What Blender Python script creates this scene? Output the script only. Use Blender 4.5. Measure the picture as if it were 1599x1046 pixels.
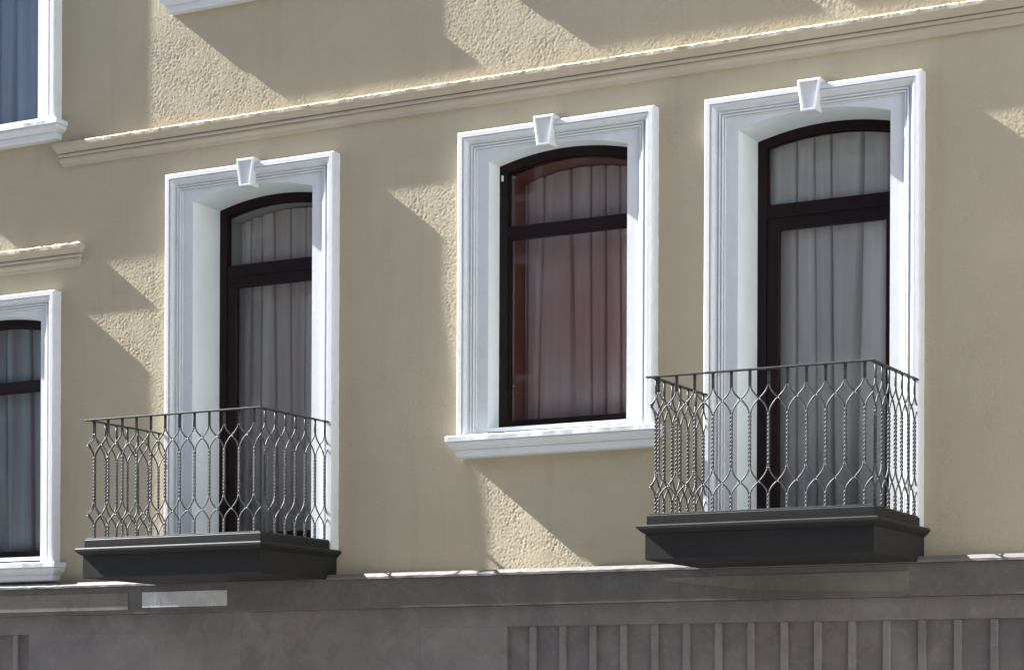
import bpy, bmesh, math, random
import numpy as np
from mathutils import Vector, Matrix
random.seed(7)
for o in list(bpy.data.objects): bpy.data.objects.remove(o)
scene = bpy.context.scene
R = math.radians

# ------------------------------------------------------------------ camera
cam_d = bpy.data.cameras.new('camera'); cam = bpy.data.objects.new('camera', cam_d)
scene.collection.objects.link(cam); scene.camera = cam
cam_d.sensor_width = 36.0; cam_d.lens = 36.0 * 3357.74 / 1599.0
cam_d.shift_x = 0.0; cam_d.shift_y = 584.3 / 1599.0
cam_d.clip_start = 0.1; cam_d.clip_end = 2000
cam.matrix_world = (Matrix.Translation((7.759, -15.0, -2.693)) @ Matrix.Rotation(0.49628, 4, 'Z')
                    @ Matrix.Rotation(math.pi / 2, 4, 'X') @ Matrix.Rotation(0.00396, 4, 'Z'))

# ------------------------------------------------------------------ sun and sky
SUN = Vector((-1.0, -0.098, 0.79)).normalized()          # towards the sun: grazes along the facade from upper left
world = bpy.data.worlds.new('World'); scene.world = world; world.use_nodes = True
wn = world.node_tree.nodes; wl = world.node_tree.links
bg = wn['Background']; sky = wn.new('ShaderNodeTexSky'); sky.sky_type = 'NISHITA'; sky.sun_disc = False
sky.sun_elevation = math.asin(SUN.z); sky.sun_rotation = math.atan2(SUN.x, SUN.y)
sky.air_density = 0.7; sky.dust_density = 0.7; sky.ozone_density = 1.0
wl.new(sky.outputs[0], bg.inputs[0]); bg.inputs[1].default_value = 0.05
sd = bpy.data.lights.new('sun', 'SUN'); sd.energy = 5.0; sd.angle = R(0.5); sd.color = (1.0, 0.995, 0.985)
so = bpy.data.objects.new('sun', sd); scene.collection.objects.link(so)
so.rotation_euler = SUN.to_track_quat('Z', 'Y').to_euler()
scene.view_settings.view_transform = 'Standard'; scene.view_settings.look = 'None'
scene.view_settings.exposure = 2.46; scene.view_settings.gamma = 1.0
scene.view_settings.use_curve_mapping = False

# ------------------------------------------------------------------ materials
def nmat(name):
    m = bpy.data.materials.new(name); m.use_nodes = True
    nt = m.node_tree; b = nt.nodes['Principled BSDF']
    return m, nt, b
def N(nt, t, **kw):
    n = nt.nodes.new(t)
    for k, v in kw.items():
        if k in n.inputs: n.inputs[k].default_value = v
        else: setattr(n, k, v)
    return n
def coords(nt, scale=(1, 1, 1)):
    tc = N(nt, 'ShaderNodeNewGeometry'); mp = N(nt, 'ShaderNodeMapping')
    mp.inputs['Scale'].default_value = scale
    nt.links.new(tc.outputs['Position'], mp.inputs['Vector']); return mp.outputs[0]
def noise(nt, vec, scale, detail=4.0, rough=0.55, dist=0.0):
    n = N(nt, 'ShaderNodeTexNoise'); n.inputs['Scale'].default_value = scale
    n.inputs['Detail'].default_value = detail; n.inputs['Roughness'].default_value = rough
    n.inputs['Distortion'].default_value = dist
    nt.links.new(vec, n.inputs['Vector']); return n.outputs['Fac']
def ramp(nt, fac, stops):
    r = N(nt, 'ShaderNodeValToRGB'); e = r.color_ramp.elements
    while len(e) < len(stops): e.new(0.5)
    for i, (p, c) in enumerate(stops):
        e[i].position = p; e[i].color = (c[0], c[1], c[2], 1) if hasattr(c, '__len__') else (c, c, c, 1)
    nt.links.new(fac, r.inputs[0]); return r.outputs[0]
def mix(nt, a, b, fac, mode='MIX'):
    m = N(nt, 'ShaderNodeMix', data_type='RGBA', blend_type=mode)
    for s, v in ((6, a), (7, b), (0, fac)):
        if hasattr(v, 'is_linked') or hasattr(v, 'links'): nt.links.new(v, m.inputs[s])
        elif s == 0: m.inputs[s].default_value = v
        else: m.inputs[s].default_value = (v[0], v[1], v[2], 1)
    return m.outputs[2]
def math_n(nt, op, a, b=None):
    m = N(nt, 'ShaderNodeMath', operation=op)
    for i, v in ((0, a), (1, b)):
        if v is None: continue
        if hasattr(v, 'links'): nt.links.new(v, m.inputs[i])
        else: m.inputs[i].default_value = v
    return m.outputs[0]
def bump(nt, b, height, dist, strength=1.0, prev=None):
    bp = N(nt, 'ShaderNodeBump'); bp.inputs['Strength'].default_value = strength
    bp.inputs['Distance'].default_value = dist; nt.links.new(height, bp.inputs['Height'])
    if prev is not None: nt.links.new(prev, bp.inputs['Normal'])
    nt.links.new(bp.outputs[0], b.inputs['Normal']); return bp.outputs[0]

def make_stucco():
    m, nt, b = nmat('beige_stucco'); P = coords(nt)
    big = noise(nt, P, 0.9, 5, 0.6); mid = noise(nt, P, 7, 4, 0.6)
    col = ramp(nt, big, [(0.3, (0.380, 0.330, 0.228)), (0.7, (0.420, 0.364, 0.258))])
    col = mix(nt, col, (0.36, 0.31, 0.225), math_n(nt, 'MULTIPLY', mid, 0.35))
    streak = noise(nt, coords(nt, (6, 6, 0.5)), 1.0, 4, 0.6)
    col = mix(nt, col, (0.30, 0.245, 0.17), ramp(nt, streak, [(0.56, 0.0), (0.85, 0.40)]))
    nt.links.new(col, b.inputs['Base Color']); b.inputs['Roughness'].default_value = 0.92
    b.inputs['Specular IOR Level'].default_value = 0.15
    bump(nt, b, noise(nt, P, 110, 3, 0.6), 0.0006, 1.0)
    return m
def make_plain(name, c, rough=0.5, var=0.08, scale=3.0, spec=0.4, metal=0.0, bscale=None, bdist=0.001, dirt=None):
    m, nt, b = nmat(name); P = coords(nt)
    n = noise(nt, P, scale, 5, 0.6)
    col = ramp(nt, n, [(0.25, tuple(x * (1 - var) for x in c)), (0.75, tuple(min(1, x * (1 + var)) for x in c))])
    if dirt:
        d = noise(nt, P, 9, 6, 0.7)
        col = mix(nt, col, dirt[0], ramp(nt, d, [(dirt[1], 0.0), (dirt[1] + 0.2, dirt[2])]))
    nt.links.new(col, b.inputs['Base Color'])
    r = noise(nt, P, scale * 4, 4, 0.6)
    nt.links.new(ramp(nt, r, [(0.2, max(0, rough - 0.08)), (0.8, min(1, rough + 0.08))]), b.inputs['Roughness'])
    b.inputs['Specular IOR Level'].default_value = spec; b.inputs['Metallic'].default_value = metal
    if bscale: bump(nt, b, noise(nt, P, bscale, 4, 0.6), bdist)
    return m
def make_stone(name, c1, c2, c3, rough=0.35, spec=0.5):
    m, nt, b = nmat(name); P = coords(nt)
    oi = N(nt, 'ShaderNodeObjectInfo')
    n = noise(nt, P, 1.3, 7, 0.65, 0.6); n2 = noise(nt, P, 4.5, 6, 0.6, 0.4)
    col = ramp(nt, n, [(0.3, c1), (0.5, c2), (0.7, c3)])
    col = mix(nt, col, tuple(x * 0.62 for x in c1), ramp(nt, n2, [(0.42, 0.0), (0.72, 0.7)]))
    col = mix(nt, col, tuple(min(1, x * 1.35) for x in c3), math_n(nt, 'MULTIPLY', oi.outputs['Random'], 0.25))
    v = noise(nt, P, 2.2, 5, 0.6, 1.4)
    vein = ramp(nt, math_n(nt, 'ABSOLUTE', math_n(nt, 'SUBTRACT', v, 0.5)), [(0.0, 0.35), (0.012, 0.0)])
    col = mix(nt, col, tuple(min(1, x * 1.7) for x in c2), vein)
    sp = noise(nt, P, 28, 2, 0.5)
    col = mix(nt, col, (0.25, 0.25, 0.25), ramp(nt, sp, [(0.77, 0.0), (0.80, 0.4)]))
    nt.links.new(col, b.inputs['Base Color'])
    r = noise(nt, P, 6, 5, 0.6)
    nt.links.new(ramp(nt, r, [(0.2, rough - 0.08), (0.8, rough + 0.12)]), b.inputs['Roughness'])
    b.inputs['Specular IOR Level'].default_value = spec
    bump(nt, b, noise(nt, P, 35, 5, 0.65), 0.0008)
    return m
def make_glass():
    m, nt, b = nmat('window_glass'); nt.nodes.remove(b)
    out = nt.nodes['Material Output']
    tr = N(nt, 'ShaderNodeBsdfTransparent'); tr.inputs[0].default_value = (0.97, 0.98, 0.975, 1)
    gl = N(nt, 'ShaderNodeBsdfGlossy'); gl.inputs['Roughness'].default_value = 0.02
    gl.inputs[0].default_value = (0.95, 0.97, 1, 1)
    fr = N(nt, 'ShaderNodeLayerWeight'); fr.inputs['Blend'].default_value = 0.36
    bp = N(nt, 'ShaderNodeBump'); bp.inputs['Distance'].default_value = 0.003; bp.inputs['Strength'].default_value = 0.3
    nt.links.new(noise(nt, coords(nt), 1.6, 1, 0.5), bp.inputs['Height']); nt.links.new(bp.outputs[0], gl.inputs['Normal'])
    mx = N(nt, 'ShaderNodeMixShader')
    nt.links.new(fr.outputs[0], mx.inputs[0]); nt.links.new(tr.outputs[0], mx.inputs[1]); nt.links.new(gl.outputs[0], mx.inputs[2])
    nt.links.new(mx.outputs[0], out.inputs[0]); return m
def make_cloth(name, c1, c2, tint=None):
    m, nt, b = nmat(name); P = coords(nt)
    n = noise(nt, coords(nt, (9, 9, 0.35)), 1.0, 4, 0.6)
    col = ramp(nt, n, [(0.3, c1), (0.7, c2)])
    if tint:
        t = noise(nt, coords(nt, (1.6, 1.6, 0.9)), 1.0, 2, 0.5)
        col = mix(nt, col, tint, ramp(nt, t, [(0.42, 0.0), (0.62, 0.8)]))
    nt.links.new(col, b.inputs['Base Color']); b.inputs['Roughness'].default_value = 0.9
    b.inputs['Specular IOR Level'].default_value = 0.1
    wv = noise(nt, P, 260, 2, 0.5); bump(nt, b, wv, 0.0006)
    return m

M = {}
M['stucco'] = make_stucco()
M['trim'] = make_plain('cornice_paint', (0.395, 0.342, 0.255), 0.8, 0.06, 4, 0.2, bscale=60, bdist=0.0012)
M['white'] = make_plain('white_masonry_paint', (0.575, 0.588, 0.595), 0.6, 0.04, 5, 0.3, bscale=45, bdist=0.0010,
                        dirt=((0.40, 0.405, 0.40), 0.56, 0.45))
M['reveal'] = make_plain('white_reveal_plaster', (0.66, 0.70, 0.695), 0.75, 0.04, 4, 0.2, bscale=70, bdist=0.0022)
M['wood'] = make_plain('dark_brown_varnished_wood', (0.012, 0.0056, 0.0052), 0.42, 0.25, 8, 0.18, bscale=80, bdist=0.0003)
M['slab'] = make_plain('charcoal_painted_slab', (0.0165, 0.0160, 0.0155), 0.5, 0.12, 5, 0.2, bscale=40, bdist=0.0008,
                       dirt=((0.034, 0.033, 0.031), 0.54, 0.5))
M['iron'] = make_plain('wrought_iron', (0.055, 0.055, 0.055), 0.5, 0.25, 30, 0.35, 0.15, bscale=160, bdist=0.0005)
M['stone'] = make_stone('dark_stone_cladding', (0.108, 0.100, 0.099), (0.148, 0.124, 0.114), (0.180, 0.170, 0.156))
M['fascia'] = make_stone('dark_stone_fascia', (0.088, 0.079, 0.070), (0.104, 0.095, 0.084), (0.122, 0.113, 0.100))
M['tan'] = make_stone('tan_stone_reflection', (0.15, 0.13, 0.113), (0.17, 0.145, 0.127), (0.185, 0.16, 0.14))  # tan tone stands for a reflection in the polished band
M['pale'] = make_stone('pale_stone_reflection', (0.42, 0.43, 0.43), (0.48, 0.48, 0.47), (0.40, 0.40, 0.39))  # pale tone painted in for a bright reflection on the band
M['olive'] = make_stone('olive_grey_stone_reflection', (0.122, 0.115, 0.096), (0.142, 0.134, 0.112), (0.16, 0.148, 0.126))  # olive tone painted in for a reflection under the right balcony
M['glass'] = make_glass()
M['pink'] = make_plain('pink_inner_reveal', (0.50, 0.25, 0.21), 0.8, 0.05, 4, 0.2)
M['grey_in'] = make_plain('grey_inner_reveal', (0.55, 0.56, 0.55), 0.8, 0.05, 4, 0.2)
M['body'] = make_plain('rear_wall_render', (0.36, 0.31, 0.23), 0.9)
M['asphalt'] = make_plain('street_paving', (0.13, 0.13, 0.128), 0.9, 0.2, 2, 0.2, bscale=90, bdist=0.003)
M['cl_white'] = make_cloth('pale_sheer_cloth', (0.92, 0.915, 0.89), (0.80, 0.76, 0.745))
M['cl_mauve'] = make_cloth('grey_mauve_cloth', (0.84, 0.815, 0.79), (0.68, 0.595, 0.58))
M['cl_red'] = make_cloth('grey_cloth_with_red_tint', (0.82, 0.74, 0.73), (0.66, 0.51, 0.50), (0.72, 0.42, 0.40))
M['cl_blue'] = make_cloth('blue_grey_cloth', (0.62, 0.74, 0.78), (0.46, 0.43, 0.47))

# ------------------------------------------------------------------ helpers
col = scene.collection
def link(name, me, mat, parent=None):
    o = bpy.data.objects.new(name, me); col.objects.link(o)
    if mat is not None and not me.materials: me.materials.append(mat)
    if parent is not None: o.parent = parent
    return o
def mesh(name, V, F, smooth=False, recalc=True):
    me = bpy.data.meshes.new(name); me.from_pydata([tuple(v) for v in V], [], F)
    if recalc:
        bm = bmesh.new(); bm.from_mesh(me); bmesh.ops.recalc_face_normals(bm, faces=bm.faces); bm.to_mesh(me); bm.free()
    if smooth:
        for p in me.polygons: p.use_smooth = True
    me.update(); return me
class MB:
    def __init__(s): s.V = []; s.F = []
    def box(s, x0, x1, y0, y1, z0, z1):
        b = len(s.V)
        s.V += [(x, y, z) for z in (z0, z1) for y in (y0, y1) for x in (x0, x1)]
        s.F += [tuple(b + i for i in f) for f in ((0, 1, 3, 2), (4, 6, 7, 5), (0, 4, 5, 1), (2, 3, 7, 6), (0, 2, 6, 4), (1, 5, 7, 3))]
        return s
    def strip(s, A, B):
        b = len(s.V); n = len(A); s.V += list(A) + list(B)
        for i in range(n - 1): s.F.append((b + i, b + i + 1, b + n + i + 1, b + n + i))
        return s
    def tube(s, pts, r, sides=6, cap=True):
        b = len(s.V); n = len(pts)
        for i, p in enumerate(pts):
            p = Vector(p); t = (Vector(pts[min(i + 1, n - 1)]) - Vector(pts[max(i - 1, 0)])).normalized()
            u = t.cross(Vector((0.123, 0.97, 0.05))).normalized(); w = t.cross(u)
            for k in range(sides):
                a = 2 * math.pi * k / sides
                s.V.append(tuple(p + r * (math.cos(a) * u + math.sin(a) * w)))
        for i in range(n - 1):
            for k in range(sides):
                k2 = (k + 1) % sides
                s.F.append((b + i * sides + k, b + i * sides + k2, b + (i + 1) * sides + k2, b + (i + 1) * sides + k))
        if cap:
            s.F.append(tuple(b + k for k in range(sides))); s.F.append(tuple(b + (n - 1) * sides + k for k in range(sides)))
        return s
    def build(s, name, mat, parent=None, smooth=False, recalc=True):
        return link(name, mesh(name, s.V, s.F, smooth, recalc), mat, parent)
def ring_stack(x0, x1, rows, y_back=0.02, step=None, jit=None, open_l=False):
    """moulding on the wall: rows of (z, protrusion, end extension); front face subdivided along X when step is given"""
    xs_n = 1 if step is None else max(1, int((x1 - x0) / step))
    V = []; F = []
    per = xs_n + 3
    for r, (z, p, e) in enumerate(rows):
        a, b_ = x0 - e, x1 + e
        V.append((a, y_back, z))
        for i in range(xs_n + 1):
            x = a + (b_ - a) * i / xs_n
            dz = dp = 0.0
            if jit and r in jit and 0 < i < xs_n:
                dz, dp = jit[r](x)
            V.append((x, -p - dp, z + dz))
        V.append((b_, y_back, z))
    for r in range(len(rows) - 1):
        for i in range(per - 1):
            a = r * per + i; F.append((a, a + 1, a + per + 1, a + per))
    F.append(tuple(range(per))); F.append(tuple((len(rows) - 1) * per + i for i in range(per)))
    return V, F
def bevel_mod(o, w=0.004, seg=2):
    m = o.modifiers.new('bevel', 'BEVEL'); m.width = w; m.segments = seg; m.limit_method = 'ANGLE'; m.angle_limit = R(40)
def prop(o, label=None, cat=None, group=None, kind=None):
    if label: o['label'] = label
    if cat: o['category'] = cat
    if group: o['group'] = group
    if kind: o['kind'] = kind
    return o

# ------------------------------------------------------------------ ground
GZ = -4.30
g = MB(); g.V = [(-300, -300, GZ), (300, -300, GZ), (300, 300, GZ), (-300, 300, GZ)]; g.F = [(0, 1, 2, 3)]
prop(g.build('street', M['asphalt']), kind='structure')

# ------------------------------------------------------------------ building
BX0, BX1, BZ1 = -14.0, 11.0, 9.0
bld = bpy.data.objects.new('apartment_building', None); col.objects.link(bld)
bld.location = (0, 0, 0)
prop(bld, 'beige stuccoed building with white window surrounds, two iron balconies and dark stone base', 'building')

FH = 3.94
# window columns: (centre, half outer width)
ARCH_S, ARCH_C = 1.665, 1.750          # springing and crown of the segmental arch
OW = 0.61                              # half width of the opening
WINS = [   # name, centre, outer half, opening half, dz, kind, depth of frame, sill protrusion, keystone shift
    ('W1', -2.875, 0.868, 0.615, 0.0, 'door', 0.36),
    ('W2', 0.034, 0.862, 0.610, 0.0, 'win', 0.15),
    ('W3', 2.155, 0.842, 0.592, -0.015, 'door', 0.36),
    ('W0', -5.833, 0.862, 0.658, -0.88, 'win', 0.18),
    ('U0', -5.833, 0.862, 0.610, 3.06, 'win', 0.22),
    ('U1', -2.875, 0.868, 0.615, 3.992, 'win', 0.15),
    ('U2', 0.034, 0.862, 0.610, 3.992, 'win', 0.15),
    ('U3', 2.155, 0.842, 0.592, 3.992, 'win', 0.15),
]
WALL_B = -1.60
def band_noise(nx, nz, step, lo, hi, seed):
    """random field with wavelengths between lo and hi (metres)"""
    g = np.random.default_rng(seed).standard_normal((nz, nx))
    fz = np.fft.fftfreq(nz, step)[:, None]; fx = np.fft.rfftfreq(nx, step)[None, :]
    f = np.sqrt(fz ** 2 + fx ** 2)
    m = np.exp(-((f - 1 / hi) / (0.25 / hi)) ** 2) if lo is None else ((f > 1 / hi) & (f < 1 / lo)).astype(float)
    r = np.fft.irfft2(np.fft.rfft2(g) * m, (nz, nx)); return r / r.std()
def bow(x, z):       # the old wall is not quite true: it leans in by a few centimetres low between the left door and the middle window
    t = np.clip((0.75 - z) / 2.3, 0, 1); t = t * t * (3 - 2 * t)
    return .042 * t * np.exp(-((x + .72) / .62) ** 2) + .0012 * np.sin(1.3 * x + .7) * np.sin(1.1 * z + 2)
def wall_mesh():
    holes = []
    for n, c, hw, ow, dz, k, dep in WINS:
        z0 = (-1.42 if k == 'door' else -0.56) + dz
        holes.append((c - ow - 0.03, c + ow + 0.03, z0, ARCH_C + 0.03 + dz))
    # close-set vertices where the trowelled plaster shows, coarse beyond
    ST = 0.0088
    def axis(lo, hi, a, b, hs):
        fine = np.arange(a, b, ST)
        out = np.concatenate([np.arange(lo, a - .05, .15), fine, np.arange(b + .05, hi, .15), [hi]])
        for h in hs:                                   # snap to the opening edges
            out[np.argmin(np.abs(out - h))] = h
        return out
    xs = axis(BX0, BX1, -5.75, 4.25, {h[i] for h in holes for i in (0, 1)})
    zs = axis(WALL_B, BZ1, WALL_B, 3.35, {h[i] for h in holes for i in (2, 3)})
    nx, nz = len(xs), len(zs)
    X, Z = np.meshgrid(xs, zs)
    g = band_noise(nx, nz, ST, .0178, .046, 5)
    patch = band_noise(nx, nz, ST, .25, 1.2, 6)
    grain = band_noise(nx, nz, ST, .0176, .035, 8)
    pits = band_noise(nx, nz, ST, .020, .045, 9)
    amp = np.clip(.95 + .28 * patch, .5, 1.4)
    relief = -.0022 * np.exp(-(g / .42) ** 2) * amp + .00035 * grain - .0017 * np.clip(pits - 1.7, 0, 1.2) * amp
    Y = bow(X, Z) - relief
    co = np.stack([X, Y, Z], -1).reshape(-1, 3)
    cx = (xs[:-1] + xs[1:]) / 2; cz = (zs[:-1] + zs[1:]) / 2
    CX, CZ = np.meshgrid(cx, cz); keep = np.ones_like(CX, bool)
    for h in holes: keep &= ~((CX > h[0]) & (CX < h[1]) & (CZ > h[2]) & (CZ < h[3]))
    # plaster hidden behind the white surrounds is not needed
    jj, ii = np.nonzero(keep)
    a = jj * nx + ii; F = np.stack([a, a + 1, a + nx + 1, a + nx], -1)
    used = np.zeros(len(co), bool); used[F.ravel()] = True
    idx = np.cumsum(used) - 1; co = co[used]; F = idx[F]
    me = bpy.data.meshes.new('wall')
    me.vertices.add(len(co)); me.vertices.foreach_set('co', co.astype(np.float32).ravel())
    me.loops.add(F.size); me.loops.foreach_set('vertex_index', F.ravel().astype(np.int32))
    me.polygons.add(len(F)); me.polygons.foreach_set('loop_start', np.arange(0, F.size, 4, dtype=np.int32))
    me.update(calc_edges=True); me.validate()
    me.polygons.foreach_set('use_smooth', np.ones(len(F), bool)); me.update()
    return me
link('wall', wall_mesh(), M['stucco'], bld)
# sides, back and roof of the building: one open-fronted shell behind the facade wall
sh = MB()
def quad(m, *p): b = len(m.V); m.V += list(p); m.F.append(tuple(range(b, b + len(p))))
quad(sh, (BX0, 0.002, GZ), (BX0, 12, GZ), (BX0, 12, BZ1), (BX0, 0.002, BZ1))
quad(sh, (BX1, 0.002, GZ), (BX1, 12, GZ), (BX1, 12, BZ1), (BX1, 0.002, BZ1))
quad(sh, (BX0, 12, GZ), (BX1, 12, GZ), (BX1, 12, BZ1), (BX0, 12, BZ1))
quad(sh, (BX0, 0, BZ1), (BX1, 0, BZ1), (BX1, 12, BZ1), (BX0, 12, BZ1))
sh.build('rear_wall', M['body'], bld)
# ------------------------------------------------------------------ the other side of the street and an unseen building added on the right (mirrored in the panes, throwing light back)
M['opp'] = make_plain('brown_render', (0.19, 0.16, 0.14), 0.85, 0.12, 2, 0.2, bscale=30, bdist=0.004)
M['cream'] = make_plain('cream_bounce_render', (0.60, 0.60, 0.585), 0.85, 0.06, 2, 0.2, bscale=30, bdist=0.004)
M['opp_trim'] = make_plain('grey_painted_trim', (0.55, 0.54, 0.52), 0.7, 0.05)
fm_ = MB()
for a in ((-.75, .75, .002, .10, 0, .14), (-.75, .75, .002, .10, 2.2, 2.36), (-.75, -.6, .002, .10, .14, 2.2), (.6, .75, .002, .10, .14, 2.2), (-.04, .04, .002, .06, .14, 2.2)): fm_.box(*a)
fm_ = mesh('window', fm_.V, fm_.F); fm_.materials.append(M['opp_trim'])
pn_ = MB().box(-.6, .6, .002, .02, .14, 2.2); pn_ = mesh('pane', pn_.V, pn_.F); pn_.materials.append(M['wood'])
def street_house(name, label, loc, rz, x0, x1, h, mat, rows, pitch):
    e = bpy.data.objects.new(name, None); col.objects.link(e); e.location = loc; e.rotation_euler = (0, 0, rz)
    prop(e, label, 'building')
    MB().box(x0, x1, -10, 0, 0, h).build('wall', mat, e)
    MB().box(x0 - .3, x1 + .3, -10.3, .35, h, h + .5).build('roof_cornice', M['opp_trim'], e)
    MB().box(x0 - .1, x1 + .1, .002, .18, 4.0, 4.35).build('string_course', M['opp_trim'], e)
    n = int((x1 - x0) / pitch)
    for r in range(rows):
        for k in range(n):
            w = link('window', fm_, None, e); w.location = (x0 + pitch * (k + .5), 0, .9 + 3.45 * r + (.1 if r else 0))
            link('pane', pn_, None, w)
street_house('opposite_building', 'long brown building across the street, mirrored in the window panes', (-12, -21, GZ), 0, -38, 27, 13.5, M['opp'], 4, 3.3)
street_house('bounce_building', 'unseen cream building added on the right to bounce sunlight', (17.5, -8, GZ), math.pi / 2, -14, 14, 13.0, M['cream'], 4, 4.0)  # out of view, added to throw sunlight onto the right-facing surfaces

# ------------------------------------------------------------------ string cornice and hood
random.seed(11)
def rough_edge(amp_z, amp_p, seed):
    rr = random.Random(seed); ph = [rr.uniform(0, 6.28) for _ in range(6)]
    def f(x):
        a = 0.7 * math.sin(x * 9 + ph[0]) + 0.6 * math.sin(x * 31 + ph[1]) + 2.2 * rr.uniform(-1, 1) ** 3 * 1.6
        b = math.sin(x * 13 + ph[3]) + 0.9 * math.sin(x * 37 + ph[4]) + 0.9 * rr.uniform(-1, 1)
        return amp_z * a * 0.4, amp_p * b * 0.4
    return f
def cornice_rows(zt, s=1.0):
    L = [(0, .076), (-.004, .086), (-.015, .094), (-.040, .093), (-.052, .086), (-.068, .070), (-.082, .061), (-.090, .059),
         (-.0905, .036), (-.099, .036), (-.0995, .052), (-.112, .054), (-.124, .046), (-.1245, .034), (-.133, .034), (-.1335, .044), (-.150, .046), (-.166, .036), (-.175, .029), (-.203, .026), (-.2055, 0.0)]
    return [(zt + z, p * s, p * s * 0.75) for z, p in L]
rows = cornice_rows(2.335)
V, F = ring_stack(-4.93, BX1 - 0.1, rows, step=0.018,
                  jit={0: rough_edge(.003, .004, 3), 1: rough_edge(.004, .004, 4), 2: rough_edge(.006, .003, 5)})
prop(link('cornice', mesh('cornice', V, F), M['trim'], bld), 'beige string cornice with a chipped sunlit upper edge')
rows = cornice_rows(1.437, 1.0)
rows = [(z, p * 0.82, p * 0.8) for z, p, e in rows]
V, F = ring_stack(-7.02, -4.772, rows, step=0.02,
                  jit={0: rough_edge(.005, .005, 13), 1: rough_edge(.006, .006, 14), 2: rough_edge(.006, .004, 15)})
prop(link('hood_moulding', mesh('hood_moulding', V, F), M['trim'], bld), 'short beige hood moulding above the lower left window')

# ------------------------------------------------------------------ windows
PROFILE = [(0.0, 0.0), (0.0, .088), (.012, .100), (.044, .100), (.0445, .086), (.050, .086), (.0505, .094), (.062, .094), (.068, .086), (.078, .066), (.090, .056),
           (.097, .054), (.0975, .044), (.1025, .044), (.103, .062), (.110, .066), (.117, .062), (.1175, .044), (.1225, .044), (.123, .054), (.130, .058), (.137, .054), (.1375, .036), (.143, .036), (.1435, .042), (.150, .040), (.1505, .030)]
NA = 28
def arch_z(x, c, ow, dz):
    s, k = ARCH_S + dz, ARCH_C + dz
    rise = k - s; Rr = (ow * ow + rise * rise) / (2 * rise)
    return k - Rr + math.sqrt(max(0, Rr * Rr - (x - c) ** 2))
def outline(c, ow, dz, zb, inset=0.0):
    """opening outline from bottom left over the arch to bottom right"""
    w = ow - inset; pts = [(c - w, zb)]
    for i in range(NA + 1):
        x = c - w + 2 * w * i / NA
        pts.append((x, arch_z(x, c, ow, dz) - inset))
    pts.append((c + w, zb)); return pts
def make_surround(n, c, hw, ow, dz, zb, parent):
    m = MB(); zt = 1.911 + dz; rr = random.Random(n)
    NJ = 40
    rings = []
    for u, p in PROFILE:
        path = []
        w = 0.0004
        for i in range(NJ): path.append((c - hw + u + rr.uniform(-w, w), -p, zb + (zt - u - zb) * i / NJ))
        for i in range(21): path.append((c - hw + u + 2 * (hw - u) * i / 20, -p, zt - u + (rr.uniform(-w, w) if 0 < i < 20 else 0)))
        for i in range(NJ - 1, -1, -1): path.append((c + hw - u + rr.uniform(-w, w) * (6 if u < .02 else 1), -p, zb + (zt - u - zb) * i / NJ))
        rings.append(path)
    # keep the first (wall) ring inside the wall
    rings[0] = [(x, 0.06, z) for x, y, z in rings[0]]
    nring = len(rings); npth = len(rings[0])
    b = len(m.V)
    for rg in rings: m.V += rg
    for r in range(nring - 1):
        for i in range(npth - 1):
            a = b + r * npth + i; m.F.append((a, a + 1, a + npth + 1, a + npth))
    # flat inner fascia with the arch cut out
    u = PROFILE[-1][0]; y = -PROFILE[-1][1]
    zi = zt - u
    m.strip([(c - hw + u, y, zb), (c - hw + u, y, ARCH_S + dz)], [(c - ow, y, zb), (c - ow, y, ARCH_S + dz)])
    m.strip([(c + hw - u, y, zb), (c + hw - u, y, ARCH_S + dz)], [(c + ow, y, zb), (c + ow, y, ARCH_S + dz)])
    m.strip([(c - hw + u, y, ARCH_S + dz), (c - hw + u, y, zi)], [(c - ow, y, ARCH_S + dz), (c - ow, y, zi)])
    m.strip([(c + hw - u, y, ARCH_S + dz), (c + hw - u, y, zi)], [(c + ow, y, ARCH_S + dz), (c + ow, y, zi)])
    ar = outline(c, ow, dz, zb)[1:-1]
    m.strip([(x, y, max(zi, z + .002)) for x, z in ar], [(x, y, z) for x, z in ar])
    return m.build('surround', M['white'], parent)
def make_reveal(c, ow, dz, zb, y0, y1, mat, parent, name):
    o = outline(c, ow, dz, zb); o = [(o[0][0], zb - .02)] + o[1:-1] + [(o[-1][0], zb - .02)]
    m = MB()
    pts = []
    # subdivide the jambs
    for i in range(len(o) - 1): pts.append(o[i])
    pts.append(o[-1])
    m.strip([(x, y0, z) for x, z in pts], [(x, y1, z) for x, z in pts])
    return m.build(name, mat, parent)
def arch_frame(m, c, ow, dz, zb, inset_o, inset_i, y0, y1, closed=True, zt_inner=None):
    """solid frame between two insets of the opening outline, with a bottom rail"""
    A = outline(c, ow, dz, zb, inset_o); B = outline(c, ow, dz, zb + (inset_i - inset_o), inset_i)
    A[0] = (A[0][0], zb); A[-1] = (A[-1][0], zb)
    b = len(m.V); n = len(A)
    for y in (y0, y1):
        m.V += [(x, y, z) for x, z in A]; m.V += [(x, y, z) for x, z in B]
    def q(i, j): return (i + 1) % n
    for i in range(n):
        j = (i + 1) % n
        m.F.append((b + i, b + j, b + n + j, b + n + i))                       # front
        m.F.append((b + 2 * n + i, b + 2 * n + j, b + 3 * n + j, b + 3 * n + i))   # back
        m.F.append((b + i, b + j, b + 2 * n + j, b + 2 * n + i))                 # outer
        m.F.append((b + n + i, b + n + j, b + 3 * n + j, b + 3 * n + i))           # inner
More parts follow.
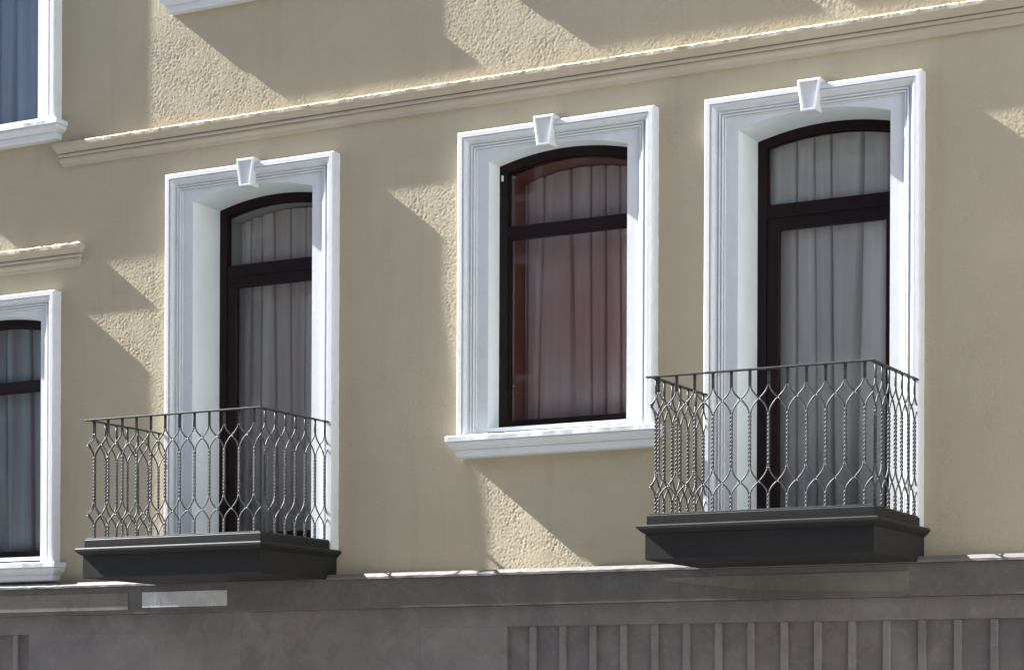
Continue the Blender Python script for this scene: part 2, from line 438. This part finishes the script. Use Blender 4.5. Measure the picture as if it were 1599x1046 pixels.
def rect_frame(m, x0, x1, z0, z1, w, y0, y1, wb=None):
    wb = wb or w
    b = len(m.V)
    A = [(x0, z0), (x1, z0), (x1, z1), (x0, z1)]; B = [(x0 + w, z0 + wb), (x1 - w, z0 + wb), (x1 - w, z1 - w), (x0 + w, z1 - w)]
    for y in (y0, y1): m.V += [(x, y, z) for x, z in A] + [(x, y, z) for x, z in B]
    for i in range(4):
        j = (i + 1) % 4
        m.F += [(b + i, b + j, b + 4 + j, b + 4 + i), (b + 8 + i, b + 8 + j, b + 12 + j, b + 12 + i),
                (b + i, b + j, b + 8 + j, b + 8 + i), (b + 4 + i, b + 4 + j, b + 12 + j, b + 12 + i)]
def make_keystone(c, dz, parent):
    m = MB(); zt, zb = 1.950 + dz, 1.716 + dz
    def ring(ins, p, hwt=.090, hwb=.058):
        t = (zt - ins); bt = (zb + ins)
        return [(c - hwt + ins * .95, -p, t), (c + hwt - ins * .95, -p, t), (c + hwb - ins * .95, -p, bt), (c - hwb + ins * .95, -p, bt)]
    rings = [ring(0, .0), ring(0, .112), ring(.006, .119), ring(.020, .119), ring(.0205, .102), ring(.030, .101)]
    rings[0] = [(x, 0.005, z) for x, y, z in rings[0]]
    b = len(m.V)
    for r in rings: m.V += r
    for r in range(len(rings) - 1):
        for i in range(4):
            j = (i + 1) % 4; m.F.append((b + 4 * r + i, b + 4 * r + j, b + 4 * r + 4 + j, b + 4 * r + 4 + i))
    k = b + 4 * (len(rings) - 1); m.F.append((k, k + 1, k + 2, k + 3))
    return m.build('keystone', M['white'], parent)
def make_sill(c, hw, zt, pmax, parent):
    k = pmax / .165
    L = [(0, .153, .060), (-.010, .165, .070), (-.046, .165, .070), (-.0465, .148, .055), (-.054, .148, .055), (-.0545, .152, .058), (-.070, .150, .055), (-.086, .140, .043), (-.100, .122, .022), (-.108, .116, .014),
         (-.1085, .104, .004), (-.116, .104, .004), (-.1165, .108, .006), (-.158, .102, -.002), (-.168, .090, -.012)]
    V, F = ring_stack(c - hw, c + hw, [(zt + z, p * k, e) for z, p, e in L], y_back=0.06, step=.03,
                      jit={0: rough_edge(.002, .003, 21), 1: rough_edge(.0025, .003, 22)})
    return link('sill', mesh('sill', V, F), M['white'], parent)

def curtain(c, ow, z0, z1, y, mat, seed, label, amp=.105, folds=7, ztop=None):
    rr = random.Random(seed); nx, nz = 340, 14; V = []; F = []
    W = ow - .008
    a, b_, c_, d_ = (rr.uniform(0, 6.28) for _ in range(4))
    wk = [rr.random() ** 2.2 for _ in range(12)]
    for j in range(nz + 1):
        t = j / nz
        for i in range(nx + 1):
            q = -1 + 2 * i / nx
            ph = math.pi * (folds * q / 2 + .30 * math.sin(2.3 * q + a) + .20 * math.sin(5.3 * q + b_) + .22 * (1 - t) * math.sin(3.4 * q + c_) + .06 * math.sin(7 * q + 2.5 * t))
            sn = abs(math.sin(ph)); w_ = wk[int(round(ph / math.pi)) % 12]; w_ = .10 + .30 * w_ * (1 - t) ** 1.3
            pl = math.exp(-(sn / w_) ** 2) + .16 * (1 - sn)
            d = pl * (.75 + .35 * math.sin(3.7 * q + d_ + .8 * t)) + .07 * math.sin(ph * 2.7 + a) * sn + .08 * math.sin(2.1 * q + c_)
            V.append((c + W * q, y + amp * d, z0 + (z1 - z0) * t))
    for j in range(nz):
        for i in range(nx):
            a = j * (nx + 1) + i; F.append((a, a + 1, a + nx + 2, a + nx + 1))
    # arched opening: the cloth goes on up behind the arch; trim by lowering the top row to the arch
    for i in range(nx + 1):
        k = nz * (nx + 1) + i; x, yy, z = V[k]
        if ztop: V[k] = (x, yy, ztop(x) - .012)
    o = link('curtain', mesh('curtain', V, F, True), mat)
    prop(o, label, 'curtain'); return o

def window(n, c, hw, ow, dz, kind, dep, key=None, sillp=.165, inner='grey_in', label=None, cloth='cl_white', clabel='', gap=.10, ins=.012):
    zb = (-1.395 if kind == 'door' else -0.515) + dz
    zo = (-1.38 if kind == 'door' else -0.455) + dz        # bottom of the joinery
    y = dep
    fm = MB(); arch_frame(fm, c, ow, dz, zo, -0.004, 0.072, y, y + .075)
    nm = 'balcony_door' if kind == 'door' else 'window'
    fr = fm.build(nm, M['wood'], bld); bevel_mod(fr, .004, 2)
    if label: fr['label'] = label
    x0, x1 = c - ow + .072, c + ow - .072
    tz1 = 1.178 + dz; tz0 = (1.075 if kind == 'door' else 1.088) + dz
    t = MB().box(x0 - .002, x1 + .002, y + .008, y + .07, tz0, tz1).build('transom', M['wood'], fr); bevel_mod(t, .006, 2)
    # upper light
    al = outline(c, ow, dz, tz1, .072)
    pm = MB(); b = 0
    up = [(x, y + .040, z) for x, z in al]
    pm.strip([(x, y + .040, tz1 - .004) for x, _, z in up], up)
    pm.build('pane', M['glass'], fr, recalc=False)       # sheets face the street
    bead = MB()
    A = outline(c, ow, dz, tz1, .071); B = outline(c, ow, dz, tz1 + .012, .083)
    bead.strip([(x, y + .026, z) for x, z in A], [(x, y + .026, z) for x, z in B])
    bead.strip([(x, y + .026, z) for x, z in B], [(x, y + .042, z) for x, z in B])
    bead.build('glazing_bead', M['wood'], fr)
    if kind == 'door':
        leaf = MB(); rect_frame(leaf, x0 - .002, x1 + .002, zo + .06, tz0 + .002, .098, y + .016, y + .066, .16)
        lf = leaf.build('door_leaf', M['wood'], fr); bevel_mod(lf, .008, 3)
        pz0, pz1 = zo + .20, tz0 - .096; px0, px1 = x0 + .09, x1 - .09
        MB().strip([(px0, y + .042, pz0), (px1, y + .042, pz0)], [(px0, y + .042, pz1 + .006), (px1, y + .042, pz1 + .006)]).build('pane', M['glass'], fr, recalc=False)
    else:
        sash = MB(); rect_frame(sash, x0 - .002, x1 + .002, zo + .055, tz0 + .002, .020, y + .018, y + .06, .020)
        sash.build('sash', M['wood'], fr)
        MB().strip([(x0 + .01, y + .040, zo + .07), (x1 - .01, y + .040, zo + .07)], [(x0 + .01, y + .040, tz0 - .012), (x1 - .01, y + .040, tz0 - .012)]).build('pane', M['glass'], fr, recalc=False)
    make_surround(n, c, hw, ow, dz, zb, fr)
    make_reveal(c, ow, dz, zo, -.030, y + .002, M['reveal'], fr, 'reveal')
    yi = y + .075 + gap - .04
    make_reveal(c, ow - ins, dz - ins * 1.25, zo, y + .074, yi + .20, M[inner], fr, 'inner_reveal')
    fl = MB(); fl.box(c - ow - .01, c + ow + .01, -.02 if kind == 'win' else .0, yi + .20, zo - .03, zo + .001)
    fl.build('threshold' if kind == 'door' else 'sill_board', M['reveal'], fr)
    make_keystone(c if key is None else key, dz, fr)
    if n == 'W2': MB().box(x0 - .050, x0 - .036, y - .012, y + .002, 1.545, 1.590).build('latch', M['white'], fr)
    if kind == 'win': make_sill(c, hw, zb, sillp, fr)
    curtain(c, ow - ins, zo + .005, 1.66 + dz - ins, yi + .04, M[cloth], n, clabel, ztop=lambda x: arch_z(x, c, ow - ins, dz - ins * 1.25))
    return fr

LB = {
 'W1': dict(label='left balcony door with deep white reveal', cloth='cl_mauve', gap=.15, ins=.058, clabel='grey mauve curtain behind the left balcony door', key=-2.888),
 'W2': dict(label='middle arched window with a pinkish inner reveal', cloth='cl_red', clabel='grey curtain with reddish tint behind the middle window', inner='pink', gap=.22, ins=.062, key=-.045),
 'W3': dict(gap=.065, label='right balcony door with deep white reveal', cloth='cl_white', clabel='pale pleated curtain behind the right balcony door', key=2.150),
 'W0': dict(label='lower left window cut by the picture edge', cloth='cl_blue', clabel='dark grey curtain in the lower left window under the hood moulding'),
 'U0': dict(sillp=.158, label='upper left window cut by the picture edge', cloth='cl_blue', clabel='blue grey curtain in the upper left corner window'),
 'U1': dict(cloth='cl_white', clabel='pale curtain in the upper window over the left balcony door', sillp=.125),
 'U2': dict(cloth='cl_white', clabel='pale curtain in the upper window over the middle window', sillp=.125),
 'U3': dict(cloth='cl_white', clabel='pale curtain in the upper window over the right balcony door', sillp=.125),
}
for w in WINS: window(*w, **LB[w[0]])

# ------------------------------------------------------------------ stone base
base = MB()
V, F = ring_stack(BX0 + .05, BX1 - .05, [(-1.588, .128, 0), (-1.590, .131, 0), (-1.616, .153, 0), (-1.634, .153, 0), (-1.6345, .0, 0)], step=.05,
                  y_back=.06, jit={1: rough_edge(.002, .002, 31), 2: rough_edge(.003, .002, 32)})
M['ledge'] = make_plain('grey_stone_ledge', (0.14, 0.133, 0.122), 0.7, 0.12, 6, 0.3, bscale=50, bdist=0.001)
ledge = link('ledge', mesh('ledge', V, F), M['ledge'], bld)
ledge['label'] = 'thin pale ledge on top of the dark stone base'
V, F = ring_stack(BX0 + .06, BX1 - .06, [(-1.637, .125, 0), (-1.868, .125, 0), (-1.872, .121, 0), (-1.8721, .02, 0)])
fas = link('fascia', mesh('fascia', V, F), M['fascia'], bld)
def reflection_piece(name, pts, y0, mat, parent, th=.006):  # thin piece that carries the colour of a reflection on the fascia
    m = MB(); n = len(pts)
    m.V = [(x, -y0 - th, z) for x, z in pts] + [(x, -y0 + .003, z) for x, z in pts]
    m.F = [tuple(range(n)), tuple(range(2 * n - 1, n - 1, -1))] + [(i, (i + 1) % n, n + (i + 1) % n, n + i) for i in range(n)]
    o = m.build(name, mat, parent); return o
P1 = reflection_piece('stone_or_reflection_panel', [(-9.5, -1.845), (-4.10, -1.838), (-4.10, -1.690), (-9.5, -1.690)], .125, M['tan'], fas)  # reflection at the left end, painted as a tan strip
P2 = reflection_piece('stone_or_reflection_panel', [(-3.945, -1.822), (-3.045, -1.822), (-3.045, -1.690), (-3.945, -1.690)], .125, M['pale'], fas)  # bright reflection under the left balcony, painted as a pale piece
P2['label'] = 'pale grey reflection under the left balcony, built as a panel'
P3 = reflection_piece('stone_or_reflection_panel', [(1.02, -1.715), (1.75, -1.800), (2.93, -1.835), (2.93, -1.690), (1.02, -1.690)], .125, M['olive'], fas)  # slanted reflection under the right balcony, put into shape and colour
# wall below: rail and cladding slabs with recessed, slatted fields
V, F = ring_stack(BX0 + .07, BX1 - .07, [(-1.874, .058, 0), (-2.033, .058, 0), (-2.036, .055, 0), (-2.0361, .0, 0)])
rail = link('stone_rail', mesh('stone_rail', V, F), M['stone'], bld)
FIELDS = [(-9.4, -5.285), (-.385, 7.5)]
xs = [BX0 + .08, -9.4, -5.285, -2.95, -1.19, -.385, 7.5, BX1 - .08]
cl = MB().box(BX0 + .08, BX1 - .08, -.012, .02, GZ, -2.03).build('base_wall', M['stone'], bld)
for a, b in ((xs[0], xs[1]), (xs[2], xs[3]), (xs[3], xs[4]), (xs[4], xs[5]), (xs[6], xs[7])):
    o = MB().box(a + .0015, b - .0015, -.0565, -.010, GZ, -2.0355).build('stone_or_reflection_panel', M['stone'], cl); bevel_mod(o, .002, 1)
slat_me = None
def slat_at(x):
    global slat_me
    if slat_me is None:
        m = MB().box(-.027, .027, -.030, .003, GZ, -2.0362); slat_me = mesh('slat', m.V, m.F)
        M['slat'] = make_stone('lighter_stone_slat', (0.138, 0.130, 0.128), (0.168, 0.148, 0.138), (0.19, 0.18, 0.168)); slat_me.materials.append(M['slat'])
    o = link('slat', slat_me, None, cl); o.location = (x, -.0135, 0); bevel_mod(o, .004, 2)
x = -.158
while x < 7.4: slat_at(x); x += .263
x = -5.452
while x > -9.3: slat_at(x); x -= .263

# ------------------------------------------------------------------ balconies
HR = .977            # railing height above the plinth
SP = .143
def s_curve(x0, z0, x1, z1, n=10):
    pts = []
    for i in range(n + 1):
        t = i / n
        pts.append((x0 + (x1 - x0) * (1 - math.cos(t * math.pi / 2)) if False else x0 + (x1 - x0) * t, 0, z0 + (z1 - z0) * t)); 
    return pts
def half_bow(z_start, z_end, side, n=9):
    """from the bar (x=0) out to the crossing point (x=side*SP/2): leaves the bar vertically, crosses at about 45 degrees"""
    pts = []; off = .0062
    for i in range(n + 1):
        t = i / n
        x = off + (SP / 2 - off) * (t ** 1.75); pts.append((side * x, 0, z_start + (z_end - z_start) * t))
    return pts
def baluster_mesh():
    m = MB(); r = .0064
    f = lambda k: HR * (1 - k)
    def twist(z0, z1, pitch=.056):
        n = max(6, int(abs(z1 - z0) / pitch * 8))
        for ph in (0, math.pi):
            m.tube([(.0074 * math.cos(ph + 2 * math.pi * (z - z0) / pitch), .0074 * math.sin(ph + 2 * math.pi * (z - z0) / pitch), z)
                    for z in (z0 + (z1 - z0) * i / n for i in range(n + 1))], r, 6)
    def pair(z0, z1):
        for s in (-1, 1): m.tube([(s * .0062, 0, z0), (s * .0062, 0, z1)], r, 6)
    k = [0, .115, .205, .30, .705, .800, .885, 1.0]
    pair(f(0) - .004, f(.115))
    twist(f(.31), f(.695))
    for s in (-1, 1):
        m.tube(half_bow(f(.115), f(.207), s), r, 6); m.tube(half_bow(f(.31), f(.207), s), r, 6)
        m.tube(half_bow(f(.695), f(.798), s), r, 6); m.tube(half_bow(f(.885), f(.798), s), r, 6)
    twist(f(.885), -.004, .056)
    return mesh('baluster', m.V, m.F, True)
bal_me = baluster_mesh(); bal_me.materials.append(M['iron'])
def balcony(xl, xr, label):
    zp = -1.306
    # slab body with moulded lip and plinth
    V, F = ring_stack(xl, xr, [(-1.430, 1.098, .028), (-1.436, 1.100, .030), (-1.622, 1.100, .030), (-1.628, 1.095, .025)], y_back=.02)
    body = link('balcony', mesh('balcony', V, F), M['slab'], bld); body['label'] = label
    V, F = ring_stack(xl, xr, [(-1.381, 1.146, .066), (-1.391, 1.156, .076), (-1.408, 1.156, .076), (-1.4085, 1.147, .067), (-1.418, 1.141, .062), (-1.429, 1.126, .050), (-1.438, 1.114, .041), (-1.442, 1.105, .034)], y_back=.02)
    link('moulded_lip', mesh('moulded_lip', V, F), M['slab'], body)
    V, F = ring_stack(xl, xr, [(zp, 1.079, .017), (zp - .008, 1.087, .025), (-1.386, 1.087, .025)], y_back=.02)
    link('plinth', mesh('plinth', V, F), M['slab'], body)
    # railing: flat bars around three sides, twisted balusters
    yf = -1.065; zt = zp + HR
    hr = MB(); w = .017
    def flat(m, z0, z1, w, ov):
        m.box(xl - ov, xr + w, yf - w, yf + w, z0, z1)
        m.box(xl - w, xl + w, yf + w, .01, z0 + .0005, z1 - .0005)
        m.box(xr - w, xr + w, yf + w, .01, z0 + .0005, z1 - .0005)
    flat(hr, zt, zt + .011, .020, .045); h = hr.build('handrail', M['iron'], body); bevel_mod(h, .002, 1)
    br = MB(); flat(br, zp + .002, zp + .010, .013, .013); b = br.build('bottom_rail', M['iron'], body); bevel_mod(b, .002, 1)
    def put(x, y, rz, sx):
        o = link('baluster', bal_me, None, body); o.location = (x, y, zp + .004); o.rotation_euler = (0, 0, rz); o.scale = (sx, 1, 1)
    n = 12; a, b_ = xl + .055, xr - .050; st = (b_ - a) / (n - 1)
    for i in range(n): put(a + st * i, yf, 0, st / SP)
    m_ = 7; st2 = .1415
    for xx in (xl, xr):
        for i in range(m_): put(xx, yf + .075 + st2 * i, math.pi / 2, st2 / SP)
balcony(-3.765, -2.055, 'left charcoal balcony with twisted iron railing')
balcony(1.335, 2.970, 'right charcoal balcony with twisted iron railing')
